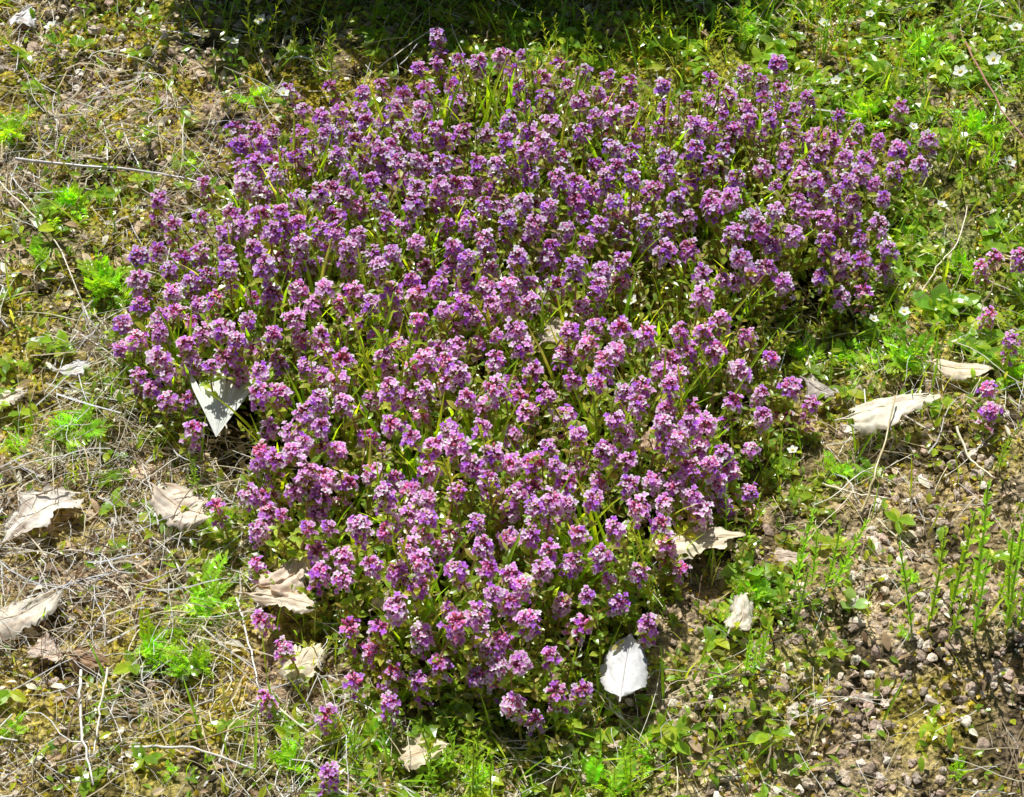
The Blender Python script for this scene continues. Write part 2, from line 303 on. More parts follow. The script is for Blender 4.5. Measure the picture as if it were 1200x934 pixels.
def make_head(seed,openness):
    r=np.random.default_rng(seed); H=MB(); Pt=MB(); s=r.uniform(.60,.90)
    nb=int(9+9*(1-openness)); i=np.arange(nb); pol=np.arccos(1-1.5*(i+.5)/nb)*.95+r.uniform(-.15,.15,nb); az=i*2.39996+r.uniform(0,6)
    D=dir2(az,pol); Lb=r.uniform(.0025,.0040,nb)*s
    BC=np.array([(.60,.15,.34),(.70,.26,.46),(.46,.16,.20),(.80,.40,.60),(.42,.09,.24)])
    H.inst(bud,rot(az,PI/2-pol,r.uniform(0,6,nb),Lb),D*np.array([.0016,.0016,.0028])*s,BC[r.integers(0,5,nb)]*(1+r.uniform(-.2,.2,(nb,1))))
    n0=r.uniform(.7,1.1)
    wh=[(0,int((11+8*openness)*n0+r.integers(0,4)),.25 if openness>.5 else .5,1.8)]
    if r.random()<.7: wh.append((-.0070*s,int(4+5*openness),1.0,1.7))
    if r.random()<.4: wh.append((-.0135*s,5,1.1,1.6))
    if r.random()<.15: wh.append((-.0205*s,4,1.1,1.6))
    pal=[(.95,.62,.95),(.95,.84,.95),(.76,.36,.94),(.95,.60,.91),(.95,.95,.95),(.62,.22,.92),(.92,.54,.95)]
    lean=r.integers(0,4)
    for (zz,cnt,p0,p1) in wh:
        i=np.arange(cnt); pol=np.arccos(np.cos(p0)+(np.cos(p1)-np.cos(p0))*(i+.5)/cnt); az=i*2.39996+r.uniform(0,6)+r.uniform(-.3,.3,cnt)
        pol=pol+r.uniform(-.22,.22,cnt); D=dir2(az,pol); O=np.stack([np.zeros(cnt),np.zeros(cnt),zz+r.uniform(-.0022,.0018,cnt)],-1)
        H.inst(cal,rot(az,PI/2-pol,r.uniform(0,6,cnt),np.full(cnt,.0031*s)),O+D*.0014*s,np.array([(.52,.13,.28),(.62,.20,.36),(.38,.17,.13),(.34,.34,.08)])[r.integers(0,4,cnt)])
        pc=np.array(pal)[(r.integers(0,4,cnt)+lean)%7]*(1+r.uniform(-.06,.06,(cnt,1)))
        roll=r.uniform(-.6,.6,cnt); el=np.minimum(PI/2-pol+r.uniform(.2,.95,cnt),1.55); R0=rot(az+r.uniform(-.3,.3,cnt),el,roll); rad_=r.uniform(.0038,.0064,cnt)[:,None]*s
        for ang,ln,wd in ((-PI/2,.0028,.95),(-PI/2+1.25,.0023,.86),(-PI/2-1.25,.0023,.86),(PI/2,.0021,1.1)):
            fl=.2; ca,sa=math.cos(ang),math.sin(ang)
            ax=np.array([math.sin(fl),ca*math.cos(fl),sa*math.cos(fl)]); nrm=np.array([math.cos(fl),-ca*math.sin(fl),-sa*math.sin(fl)])
            ay=np.cross(nrm,ax); B=np.stack([ax,ay*wd,nrm],-1)
            Rl=R0@B[None]; Rl=Rl*(ln*s*r.uniform(.85,1.15,cnt))[:,None,None]
            Pt.inst(lobe,Rl,O+D*rad_,pc)
    return H,Pt
VAR=[]
NV=30
for k in range(NV):
    r=np.random.default_rng(100+k); h=.024+.05*k/(NV-1); bx,by=r.uniform(-.2,.2,2)
    op=.9 if k%3 else .35
    t=np.linspace(0,1,6); pts=np.stack([bx*h*t*t,by*h*t*t,h*t],-1)
    s_=MB(); tube(s_,pts,.0007,.0005,5,(.48,.40,.10),0,(.58,.32,.16))
    lf=MB(); npair=int(3+h*70)
    for j in range(npair):
        tt=.15+.78*j/npair; p_=np.array([bx*h*tt*tt,by*h*tt*tt,h*tt])
        for q in (0,PI):
            lf.inst(LT_thy,rot([j*PI/2+q+r.uniform(-.3,.3)],r.uniform(.1,.7),r.uniform(-.2,.2),[r.uniform(.0048,.0082)]),[p_],[np.array(TL[r.integers(0,6)])*1.05])
    lf.inst(LT_thy,rot(np.arange(5)*1.26,.1,0,np.full(5,.0055)),np.tile([pts[-1]-[0,0,.005]],(5,1)),np.tile([(.40,.52,.08)],(5,1)))
    H,Pt=make_head(200+k,op)
    VAR.append(dict(h=h,tip=pts[-1],s=s_,l=lf,H=H,P=Pt,op=op,
        ms=s_.mesh('stem',[M_stem],True),ml=lf.mesh('leaves',[M_leaf]),mH=H.mesh('flower_head',[M_calyx],True),mP=Pt.mesh('blossoms',[M_petal])))
HOLES=[(770,340,48),(830,290,28),(642,385,36),(700,470,28),(565,112,36),(930,365,50),(840,455,38),(400,590,26),(330,655,44),(430,705,34),(680,610,24),(940,300,28),(860,350,30),(520,585,24),(740,430,24),(470,500,20),(600,800,22),(750,640,26),(420,440,24),(560,430,20),(640,480,20),(735,785,56),(805,650,50),(250,400,12),(330,560,18),(760,520,28),(860,500,28),(480,760,26),(350,230,14),(800,600,24),(550,700,22),(640,700,20),(600,560,16),(700,740,20)]
OUT=[(312,818),(384,838),(386,905),(332,758),(457,822),(415,798),(1150,312),(1160,368),(1185,398),(1166,300),(1160,482),(1158,455),(300,660),(797,665),(306,722),(1196,300)]
heads=list(OUT); gcell={}
NT=70000; cxs=rng.uniform(115,1100,NT); cys=rng.uniform(40,875,NT); ee=inside(cxs,cys,PP); nn=vn(cxs,cys,.022,77); n3=vn(cxs,cys,.035,78)
keep=(ee>-30)&~((ee<-2)&(rng.random(NT)<.968))&~((ee<16)&(rng.random(NT)<.8))
HEAD_E={q:0 for q in OUT}
for px,py,e,nz,nz3 in zip(cxs[keep],cys[keep],ee[keep],nn[keep],n3[keep]):
    base=14.0+6.2*(py-60)/790
    m=1+.6*nz**1.8+.35*nz3**2
    if px>860 and py>240: m*=1.12
    if e<30: m*=1.13
    if e<0: m*=1.4
    if py>640: m*=1.07
    for (hx,hy,hr) in HOLES:
        dd=math.hypot(px-hx,py-hy)
        if dd<hr: m*=1.4+2.0*(1-dd/hr)
    r0=base*m; ok=True; cx,cy=int(px//70),int(py//70)
    for i in (-1,0,1):
        for j in (-1,0,1):
            for (qx,qy) in gcell.get((cx+i,cy+j),()):
                if (qx-px)**2+(qy-py)**2<r0*r0: ok=False;break
            if not ok:break
        if not ok:break
    if ok and not(abs(px-262)<34 and 440<py<572) and not math.hypot(px-733,py-775)<34: gcell.setdefault((cx,cy),[]).append((px,py)); heads.append((px,py)); HEAD_E[(px,py)]=e
print('heads',len(heads))
rest=sorted(heads[len(OUT):],key=lambda q:-q[1]); ordered=list(OUT)+rest
OUTLAB={(312,818):'stray thyme stem with small purple head, leftmost below the dead leaves',(384,838):'stray thyme stem with a pink head just below the near left edge',(386,905):'lowest thyme head of all, alone near the bottom edge',(332,758):'stray thyme head beside the upright cream dead leaf at lower left',(457,822):'small thyme head hanging just below the near edge, left of centre',(415,798):'dull reddish thyme head above and right of the lone lowest one',
(1150,312):'left one of three high thyme heads at the right photo edge',(1166,300):'middle one of three high thyme heads at the right photo edge',(1196,300):'thyme head cut by the right photo edge, highest there',(1160,368):'thyme head of the right hand group above the oval dead leaf',(1185,398):'rightmost low thyme head beside the pale oval dead leaf',(1160,482):'lowest thyme head of the right hand group beside the big leaf',(1158,455):'thyme head directly below the pale oval dead leaf',
(300,660):'thyme head alone over the dead leaves at the lower left edge',(797,665):'thyme head overhanging the tan dead leaf at lower right',(306,722):'thyme head over the wide cream dead leaf at lower left'}
def tlabel(px,py,v):
    look='pale lilac open thyme head' if VAR[v]['op']>.5 else 'reddish budded thyme head'
    row='near tip' if py>760 else 'near part' if py>660 else 'lower middle' if py>560 else 'middle band' if py>460 else 'upper middle'
    L_,R_=(150,930) if py<500 else (270,880) if py<660 else (300,800)
    t=(px-L_)/(R_-L_); c='at left edge' if t<.18 else 'left of centre' if t<.42 else 'at the centre' if t<.62 else 'right of centre' if t<.84 else 'at right edge'
    return f'{look} {c}, {row} of the patch'
G_T='flowering thyme stems of the purple patch'
back=MB()
for i,(px,py) in enumerate(ordered):
    e=HEAD_E[(px,py)]
    h=(.025+.034*min(1,max(0,e)/90))*rng.uniform(.75,1.25)
    p_=at(px,py,h+.002); z0=gzf(p_[0],p_[1])
    v=int(np.clip(round((h-.024)/.05*(NV-1))+rng.integers(-2,3),0,NV-1)); sc=min(1.2,max(.85,h/VAR[v]['h'])); rz=rng.uniform(0,6.28); tx=rng.normal(0,.18); ty=rng.normal(0,.18)
    p_=at(px,py,z0+VAR[v]['h']*sc); tip=Vector(VAR[v]['tip'])*sc
    Rm=Euler((tx,ty,rz)).to_matrix(); o=Rm@tip
    base=(p_[0]-o.x,p_[1]-o.y,z0)
    if i<300:
        lab=OUTLAB.get((px,py)) or tlabel(px,py,v)
        t=thing('thyme_stem',lab,'flower',G_T,base,0,sc); t.rotation_euler=(tx,ty,rz)
        obj('stem',VAR[v]['ms'],t); obj('leaves',VAR[v]['ml'],t)
        hd=obj('flower_head',VAR[v]['mH'],t,VAR[v]['tip']); obj('blossoms',VAR[v]['mP'],hd)
    else:
        A=np.array(Rm)[None]*sc; B=np.array([base]); T=B+(np.array(Rm)@VAR[v]['tip']*sc)[None]
        cj=np.array([[1,1,1]])*rng.uniform(.92,1.06)
        back.inst(VAR[v]['s'],A,B,mi=0); back.inst(VAR[v]['l'],A,B,mi=1); back.inst(VAR[v]['H'],A,T,cj,mi=2); back.inst(VAR[v]['P'],A,T,cj*np.array([[rng.uniform(.88,1.03),rng.uniform(.82,1.1),1]]),mi=3)
tag(obj('far_thyme_stems',back.mesh('far_thyme_stems',[M_stem,M_leaf,M_calyx,M_petal])),'crowd of purple thyme flower heads in the far half of the patch','flower',kind='stuff')
# ------------------------------------------------------------ DEAD LEAVES
def dead_leaf(label,px,py,lp,wp,ang,col,curl=.5,curlL=.2,lift=.003,tilt=0,lobe_=0.0,seed=0,roll=0,jag=1.0,rough=1.0,mat=None):
    mat=mat or M_dead
    r=np.random.default_rng(seed+int(px)); k=pxsize(px,py); Lm=lp*k*.95; Wm=wp*k*.55
    nu,nv=40,22; V=[];C=[]; nz1=r.uniform(0,50); bend=r.uniform(-.15,.15); curl*=.7; f1=r.uniform(6,13); pk=r.uniform(.7,1.15); lobe_*=.7; ex=.42 if lobe_<.02 else .5
    if lift<.015: lift*=.7
    for i in range(nu+1):
        u=i/nu; base=math.sin(PI*u**pk)**ex if 0<u<1 else .12
        for j in range(nv+1):
            v=j/nv*2-1; side=1 if v>0 else 2
            w=Wm*base*(1+lobe_*math.sin(u*f1+side*1.7+nz1)+(.6 if lobe_>.02 else .12)*jag*(float(vn(u*1.0,side*3.,5,seed+3))-.5)+(.34 if lobe_>.02 else .03)*jag*(float(vn(u*1.0,side*3.,24,seed+5))-.5))
            e=(abs(v)**4)*(r.uniform(-.10,.04))
            yy=v*w*(1+e)+bend*Lm*math.sin(PI*u); xx=(u-.5)*Lm*(1+.10*math.sin(v*2+nz1))+.05*Lm*(float(vn(u,v,4,seed+40))-.5)
            zz=curl*(v*w)**2/Wm+curlL*((u-.5)**2)*Lm*2+rough*(.12*Wm*(float(vn(u,v+3,5,seed+8))-.5)*2+.09*Wm*(float(vn(u,v+3,14,seed+9))-.5)*2+.25*Wm*(float(vn(u,v+3,2.2,seed+12))-.5)+.2*Wm*abs(v)**5*math.sin(u*9+nz1))-.02*Lm*math.exp(-abs(v)*7)
            V.append((xx,yy,zz)); q=(.8+.35*float(vn(u*1.,v+2,7,seed+1)))*(1-.45*abs(v)**8)
            q*=1-.16*(abs(((u-.35*abs(v))*9)%1-.5)<.07); qq=np.array(col)*q
            mt=max(0,float(vn(u,v+6,5,seed+30))-.62)*2.0; qq=qq*(1-mt*np.array([.5,.65,.75])*(0 if mat is M_white else 1))
            C.append(qq)
    V=np.array(V); F=[]
    ct=r.uniform(.05,.2) if lobe_>.02 else -1
    for i in range(nu):
        for j in range(nv):
            ev=abs((j+.5)/nv*2-1); nzv=float(vn(i/nu,j/nv+9,6,seed+21)); u=i/nu
            if lobe_>.02 and ((ev>.5 and nzv>1.24-ev*.5) or (u>1-ct+.25*(float(vn(j/nv,3,7,seed+50))-.5)) or (u<.04+.1*float(vn(j/nv,8,6,seed+55)) and ev>.3)): continue
            F.append((i*(nv+1)+j,(i+1)*(nv+1)+j,(i+1)*(nv+1)+j+1,i*(nv+1)+j+1))
    m=MB(); m.add(V,[F],C)
    p_=at(px,py,lift); z0=gzf(p_[0],p_[1])
    t=thing('dead_leaf',label,'leaf','dead leaves lying round the thyme',(p_[0],p_[1],z0+lift+.003+abs(math.sin(tilt))*Wm*.5)); t.rotation_euler=(tilt,roll,rad(ang))
    obj('blade',m.mesh('blade',[mat],True),t)
    rb=MB(); mid=V.reshape(nu+1,nv+1,3)[:int(nu*(1-max(ct,0))),nv//2]
    tube(rb,np.concatenate([[mid[0]-[Lm*.10,0,0]],mid])+[0,0,.0003],.0005,.0003,5,np.array(col)*.8)
    obj('midrib',rb.mesh('midrib',[M_dead],True),t)
cream=(.95,.88,.70); tan=(.84,.66,.44); brown=(.42,.26,.14); greyw=(.95,.94,.92); pinkb=(.84,.68,.54)
dead_leaf('large cream dead leaf with a curled dark underside at right of the patch',1046,476,124,52,18,cream,-.5,.15,.024,-.30,.08,33,0,.9,.6)
dead_leaf('small smooth tan oval dead leaf above the large cream one',1126,437,68,28,-8,(.95,.82,.60),-.6,.1,.012,-.1,0,2,0,1,.4)
dead_leaf('ragged cream dead leaf at the left edge beside grey straw',50,600,114,50,38,(.93,.87,.74),.3,-.2,.010,-.1,.14,3,0,1.2,.6)
dead_leaf('cream torn dead leaf touching the left side of the patch below the grey fan',215,590,86,46,-30,(.90,.80,.63),-.3,.2,.011,-.05,.12,4,0,1.1,.7)
dead_leaf('long cream dead leaf cut by the left edge of the photo',28,712,104,42,32,(.92,.84,.68),-.4,.2,.010,-.1,.12,5,0,1.1,.7)
dead_leaf('small flat pinkish dead leaf left of the dark curled one',52,762,46,30,-20,pinkb,.4,.1,.006,0,.08,6,0,1,.6)
dead_leaf('dark brown curled dead leaf at lower left',100,765,54,34,-18,brown,-1.3,-.3,.012,.3,.05,7)
dead_leaf('pinkish brown dead leaf under the lower left flowers',335,668,78,40,40,(.80,.65,.5),-.4,.2,.016,-.1,.1,8)
dead_leaf('wide cream dead leaf below the lower left flowers',330,708,90,36,-12,(.90,.79,.6),-.4,.2,.015,-.05,.12,9,0,1,.7)
dead_leaf('upright cream dead leaf under the stray flower heads at lower left',360,772,78,42,70,(.92,.81,.6),-.4,-.2,.014,0,.12,10,0,1,.7)
dead_leaf('long tan dead leaf tucked under the lower right patch edge',812,650,120,42,8,(.88,.77,.56),-.5,.2,.020,-.1,.08,11,0,1,.6)
dead_leaf('narrow grey cream dead leaf standing on edge below the lower right flowers',860,728,66,28,72,(.86,.80,.64),-.8,.2,.014,.1,.08,12)
dead_leaf('smooth white dead leaf half hidden at the near right tip of the patch',733,785,78,50,80,greyw,-.5,.1,.022,-.05,0,13,-.1,1,.4,M_white)
dead_leaf('flat tan dead leaf near the bottom edge in front of the patch',500,885,70,36,15,(.84,.70,.5),.2,.1,.010,-.1,.08,14,0,1,.6)
dead_leaf('small pale dead leaf on straw at the far left, below mid height',87,430,40,22,20,greyw,-.5,.1,.010,-.1,.04,15)
dead_leaf('pale dead leaf cut by the left edge above the ferny greens',12,463,50,28,30,(.9,.83,.66),-.4,.1,.010,-.1,.07,16)
dead_leaf('brown dead leaf showing in the gap at the centre of the flowers',648,385,50,34,60,(.70,.60,.50),-.6,.1,.040,.1,.08,17)
dead_leaf('grey brown dead leaf in shade at the right edge of the patch',962,450,46,26,-35,(.62,.55,.48),-.5,.1,.012,0,.08,18)
dead_leaf('small pinkish dead leaf on the soil right of the lower flowers',926,660,46,22,-10,(.74,.6,.48),-.4,.1,.008,-.1,.06,19)
dead_leaf('white dead leaf at the top left corner',28,24,38,26,60,(.95,.95,.95),-.4,.1,.010,-.1,.1,20)
dead_leaf('small brown dead leaf at the far left patch edge',268,330,32,22,60,(.7,.52,.32),-.4,.1,.02,0,.06,21)
dead_leaf('brown dead leaf half hidden under flowers right of centre',757,520,42,26,70,(.62,.46,.3),-.5,.1,.034,.1,.06,22)
dead_leaf('tan dead leaf low on the ground between left straw and green seedlings',165,542,40,24,10,tan,-.5,.1,.008,-.1,.08,23)
dead_leaf('pale cream dead leaf deep under the near left flowers',455,705,48,30,40,(.86,.74,.54),-.5,.1,.028,-.1,.08,24)
t=thing('fan_leaf','grey white ribbed fan of a shredded dead leaf standing at the left patch edge','leaf','dead leaves lying round the thyme',(FAN[0],FAN[1],gzf(FAN[0],FAN[1])+.024),0)
for j in range(11):
    an=rad(62+j*5.0); m=MB(); rr=np.random.default_rng(j+3); Lr=rr.uniform(.85,1.1)*.041
    sg=leaf_t(7,.030,.75,.25,.04+.08*rr.random(),.95,1.1,.010); m.inst(sg,rot([0],0,0,[Lr]),[np.zeros(3)],[np.array([.95,.95,.95])*rr.uniform(.85,1.0)])
    d=Vector((math.cos(an),.92*math.sin(an),(.26+rr.uniform(-.06,.06))*math.sin(an)))
    o=obj('rib',m.mesh('rib',[M_white]),t); o.rotation_mode='QUATERNION'; o.rotation_quaternion=d.to_track_quat('X','Z')
# ------------------------------------------------------------ FERNY GREENS
def frond_mesh(seed):
    r=np.random.default_rng(seed); m=MB(); n=8; t=np.linspace(0,1,n+1); cv=r.uniform(.1,.5)
    pts=np.stack([t,.2*r.uniform(-1,1)*t*t,.45*t-cv*t*t*1.2],-1); tube(m,pts,.018,.008,3,(.44,.56,.08))
    lf=leaf_t(2,.22,.5,.3,.1,.8,1.2)
    for j in range(1,n+1):
        L_=.30*math.sin(PI*(t[j]*.85+.1))*r.uniform(.7,1.1)+.05
        for sd in (-1,1):
            if r.random()<.12: continue
            az=sd*r.uniform(.7,1.15); R=rot(np.array([az,az+sd*.5,az-sd*.55]),r.uniform(0,.7),0,np.array([L_,L_*.6,L_*.65]))
            o=pts[j]; dirv=np.array([math.cos(az),math.sin(az),.2])
            m.inst(lf,R,np.array([o,o+dirv*L_*.3,o+dirv*L_*.5]),np.tile([(.48,.72,.08)],(3,1))*r.uniform(.7,1.2))
    m.inst(lf,rot([0.],.1,0,[.22]),[pts[-1]],[(.5,.7,.09)])
    return m.mesh('leaf',[M_leaf])
FR=[frond_mesh(i) for i in range(9)]
FERN=[(80,240,36,'ferny green seedling left of the far patch edge, below the grey twig'),(128,322,42,'bright ferny clump against the left straw, widest of the left greens'),(152,345,28,'ferny sprig just right of the widest left clump'),(12,150,30,'ferny seedling cut by the left edge near the top'),(90,490,36,'ferny plant left of the grey fan leaf'),(22,512,24,'ferny sprig at the left edge above the ragged cream leaf'),(222,190,22,'small ferny sprig at the right end of the grey twig'),(185,738,38,'spreading ferny plant on straw at lower left'),(228,772,30,'ferny plant right below the spreading one at lower left'),(250,690,38,'ferny clump left of the dead leaves under the lower left flowers'),(262,610,22,'ferny sprig right of the torn cream leaf'),(988,542,28,'ferny tuft on soil right of the patch, left below the big cream leaf'),(302,122,22,'ferny seedling at the upper left patch edge'),(1000,410,28,'ferny greens in shade right of the patch'),(1060,420,32,'ferny greens directly above the large cream leaf'),(1130,300,28,'ferny greens left of the right hand thyme heads'),(1188,440,26,'ferny greens cut by the right edge beside the oval leaf'),(706,905,36,'ferny clump at the bottom edge right of centre'),(752,880,26,'ferny sprig below the smooth white leaf'),(342,890,28,'ferny clump near the bottom, left of the lowest thyme head'),(200,902,16,'tiny ferny seedling on straw at the bottom left'),(14,852,18,'tiny ferny seedling at the left edge near the bottom'),(882,700,28,'ferny plant beside the narrow standing dead leaf'),(1062,690,16,'tiny ferny seedling on bare gravel at right'),(945,405,28,'ferny tuft at the right patch edge above the grey brown leaf'),(560,905,26,'ferny sprig at the bottom centre'),(45,300,20,'small ferny seedling left of the widest clump'),(440,860,24,'ferny sprig between the lowest flowers and the bottom edge'),(845,805,18,'ferny sprig on soil right of the smooth white leaf'),(1120,905,16,'ferny seedling on gravel at the bottom right'),(1055,755,12,'smallest ferny seedling in the gravel at right'),(1080,60,40,'ferny greens in the top right grass'),(1010,130,30,'ferny greens behind the right flowers, left of the top right grass'),(1150,150,34,'ferny greens at upper right below the white flowers'),(870,30,26,'ferny greens at the top, right of centre')]
for i,(px,py,rp,lab) in enumerate(FERN):
    p_=at(px,py+rp*.3); k=pxsize(px,py); t=thing('ferny_plant',lab,'plant','ferny green plants on the ground',(p_[0],p_[1],gzf(p_[0],p_[1])+.003),rng.uniform(0,6))
    n=int(8+rp/4)
    for j in range(n):
        o=obj('leaf',FR[(i*2+j)%9],t); L_=rp*k*rng.uniform(.4,1.15); o.scale=(L_,L_,L_); o.rotation_euler=(rng.normal(0,.35),-rng.uniform(.0,1.1),j*6.283/n+rng.uniform(-.5,.5)); o.location=(rng.normal(0,.28)*rp*k,rng.normal(0,.28)*rp*k,0)
# ------------------------------------------------------------ UPRIGHT WEEDS
def weed_mesh(seed,dense=16,lw=LT_nar,col=(.2,.32,.04),ll=(.10,.17),el=(.7,1.2),sr=.010,bd=.14):
    r=np.random.default_rng(seed); s_=MB(); l_=MB(); t=np.linspace(0,1,8); bx,by=r.uniform(-bd,bd,2)
    P=lambda q:np.array([bx*q*q,by*q*q,q])
    tube(s_,[P(q) for q in t],sr,sr*.6,5,np.array(col)*.95)
    for j in range(dense):
        q=.08+.9*j/dense; l_.inst(lw,rot([j*2.4],r.uniform(*el),0,[r.uniform(*ll)*(1.1-.4*q)]),[P(q)],[np.array(col)*r.uniform(.8,1.25)])
    return s_.mesh('stem',[M_stem],True),l_.mesh('leaves',[M_leaf])
WD=[weed_mesh(i,18,LT_nar,[(.48,.68,.06),(.64,.74,.07),(.38,.60,.05)][i%3]) for i in range(6)]+[weed_mesh(20+i,26,leaf_t(2,.16,.6,.3,.1,.8,1.2),(.76,.82,.08),(.06,.09),(1.0,1.35)) for i in range(3)]+[weed_mesh(40+i,32,leaf_t(2,.2,.5,.3,.1,.8,1.2),(.46,.72,.08),(.07,.11),(.8,1.3),.0095,.08) for i in range(2)]
WEED=[(440,500,195,3,'tall yellow green seed spike rising out of the left half of the flowers',6),(424,470,145,2,'green stem left of the tall spike among the flowers',0),(765,735,140,1,'single yellow green spike at the lower right patch edge',7),(745,700,80,1,'short green spike beside the single yellow one',2),(1132,742,160,10,'clump of bare upright green stems on gravel at right',9),(1160,560,60,2,'short green stems above the upright clump at right',3),(952,705,110,4,'thin green stems on soil right of the lower patch',10),(915,735,100,3,'leafy green stems right of the narrow standing leaf',2),(1015,740,60,1,'single low stem left of the upright clump',4),(540,930,100,6,'green stems at the bottom edge in front of the patch',2),(520,900,90,3,'taller green stems left of the bottom ones',5),(748,925,85,5,'green stems at the bottom, right of centre',0),(298,60,70,3,'leafy sprig leaning at the top left of the patch',1),(390,95,90,3,'green stems against the dark shade at the top',2),(355,70,60,2,'short green stems left of the dark shade',4),(700,95,75,4,'green stems behind the middle of the flowers',1),(640,85,50,2,'thin stems behind the gap in the far flowers',4),(760,75,60,3,'yellow green stems behind the far flowers, right of centre',1),(850,60,60,3,'green stems behind the right far flowers',4),(230,575,65,2,'green stem climbing the left patch edge',5),(195,420,70,2,'green stem at the left tip of the patch',3),(90,560,50,2,'small green stems above the ragged cream leaf',4),(60,120,40,2,'small green stems in the top left gravel',2),(150,450,50,2,'green stems on straw left of the patch',0),(655,680,120,3,'green stems among the lower flowers',0),(410,880,75,4,'green stems around the lowest thyme head',2),(1150,200,70,3,'leafy green stems at the upper right edge',10),(1100,170,60,3,'leafy green stems right of the far flowers',9),(1060,240,60,3,'green stems touching the right end of the patch',0),(1180,110,60,3,'leafy green stems under the white flowers',5),(985,70,60,4,'green stems at the top right behind the flowers',10),(940,40,60,4,'green stems left of the top right grass',4),(1135,30,60,4,'leafy stems at the very top right',9),(190,860,40,2,'small green stems on straw at lower left',2),(880,800,75,4,'thin green stems on soil below the narrow leaf',10),(840,860,60,3,'thin green stems near the bottom right of the patch',0),(1040,400,60,3,'green stems in the shade at right of the patch',2),(480,480,145,2,'green stem in the middle left flowers',5),(640,240,115,2,'green stems in the far middle flowers',0),(310,400,105,2,'green stems in the left flowers',1),(355,510,120,2,'green stems above and right of the grey fan leaf',0),(860,650,95,2,'green stems at the right patch edge above the tan leaf',2),(560,640,130,3,'green stems among flowers just below the centre',1),(720,560,130,3,'green stems among flowers right below the centre',0),(850,400,120,2,'green stems among the right flowers',3),(370,330,115,2,'green stems among the far left flowers',4),(600,420,130,2,'green stem beside the central brown leaf',1),(780,260,105,2,'green stems among the far right flowers',0),(500,760,120,3,'green stems among the near flowers',1),(620,840,95,3,'green stems at the near tip of the patch',0),(800,570,120,2,'yellowish spike among the lower right flowers',8)]
for (px,py,hp,n,lab,v) in WEED:
    p_=at(px,py); k=pxsize(px,py); t=thing('upright_weed',lab,'plant','upright green stems around and in the patch',(p_[0],p_[1],gzf(p_[0],p_[1])),0)
    for j in range(n):
        H_=hp*k/.68*rng.uniform(.6,1.05); s_=obj('stem',WD[v][0],t); sp=.0030*n
        s_.location=(rng.uniform(-1,1)*sp*(n>1),rng.uniform(-1,1)*sp*(n>1)*.5,0); s_.scale=(H_*.85,H_*.85,H_); tl=.08 if v>8 else .11; s_.rotation_euler=(rng.normal(0,tl),rng.normal(0,tl),rng.uniform(0,6.3))
        obj('leaves',WD[v][1],s_)
# ------------------------------------------------------------ BROAD ROSETTES
BR=leaf_t(7,.3,.6,.3,.25,.85,1.1)
ROS=[(1098,352,34,5,(.22,.50,.07),'broad leaved bright green seedling right of the patch'),(995,712,26,3,(.38,.58,.2),'pale round leaved seedling on soil at lower right'),(878,672,34,4,(.34,.60,.1),'broad light green leaves at the lower right patch edge'),(1140,408,26,4,(.26,.50,.08),'broad green leaves beside the oval dead leaf'),(1190,640,22,3,(.26,.5,.08),'broad green seedling cut by the right edge'),(60,870,12,4,(.24,.46,.08),'tiny broad leaved seedling in straw at the bottom left'),(905,690,24,3,(.26,.50,.08),'broad leaf seedling just right of the light green one'),(1070,270,22,4,(.26,.5,.08),'broad green seedling below the far right patch tip'),(1165,250,24,5,(.3,.54,.08),'broad green seedling at the upper right edge'),(650,895,20,4,(.28,.5,.08),'broad green seedling at the bottom, below the near tip')]
for (px,py,rp,n,c,lab) in ROS:
    p_=at(px,py+6); k=pxsize(px,py); t=thing('broadleaf_seedling',lab,'plant','broad leaved seedlings',(p_[0],p_[1],gzf(p_[0],p_[1])),rng.uniform(0,6))
    for j in range(n):
        m=MB(); m.inst(BR,rot([0],0,0,[rp*k*rng.uniform(.8,1.2)]),[np.zeros(3)],[np.array(c)*rng.uniform(.85,1.15)])
        o=obj('leaf',m.mesh('leaf',[M_leaf],True),t); o.rotation_euler=(0,-rng.uniform(.3,1.1),j*6.283/n+rng.uniform(-.3,.3))
# ------------------------------------------------------------ WHITE FLOWERS
WP_=leaf_t(3,.36,.65,.15,-.1,.95,1.0)
pm=MB()
for j in range(5): pm.inst(WP_,rot([j*1.2566],.25,0,[1.]),[np.zeros(3)],[(.92,.93,.92)])
petm=pm.mesh('petals',[M_white]); cm=MB(); cm.inst(P2[0],rot([0],0,0,[.22]),[np.array([0,0,.12])],[(.8,.7,.1)]); cenm=cm.mesh('flower_centre',[M_stem],True)
wsm=MB(); tube(wsm,[(0,0,0),(.03,0,.3),(.02,.03,.7),(0,0,1)],.012,.009,4,(.35,.5,.08)); wst=wsm.mesh('stem',[M_stem],True)
wl=MB(); 
for j in range(6): wl.inst(LT_thy,rot([j*PI/2],.5,0,[.28]),[np.array([.02,0,.15+.12*j])],[(.25,.46,.06)])
wlm=wl.mesh('leaves',[M_leaf])
WF=[(332,110,9,'tiny white flower at the upper left patch edge'),(305,20,9,'white flower at the top beside the leaning sprig'),(275,55,7,'white flower left below the leaning sprig'),(965,32,9,'white flower at the top behind the right flowers'),(980,95,8,'white flower just behind the right far flowers'),(1190,35,10,'white flower at the top right corner'),(1125,88,11,'left white flower of the upper right pair'),(1162,80,11,'right white flower of the upper right pair'),(1185,180,10,'white flower at the right edge below the pair'),(1105,232,8,'white flower right of the far right patch tip'),(1060,362,9,'white flower on the greens right of the patch'),(1024,370,8,'white flower at the right edge of the patch'),(930,522,8,'lone white flower at the right patch edge, mid height'),(740,342,10,'white flower in the gap among the purple heads'),(60,32,10,'white flower beside the white leaf at the top left'),(1020,15,7,'small white flower at the very top right of centre'),(165,15,7,'white flower at the top left over gravel'),(1070,150,7,'small white flower in the upper right greens')]
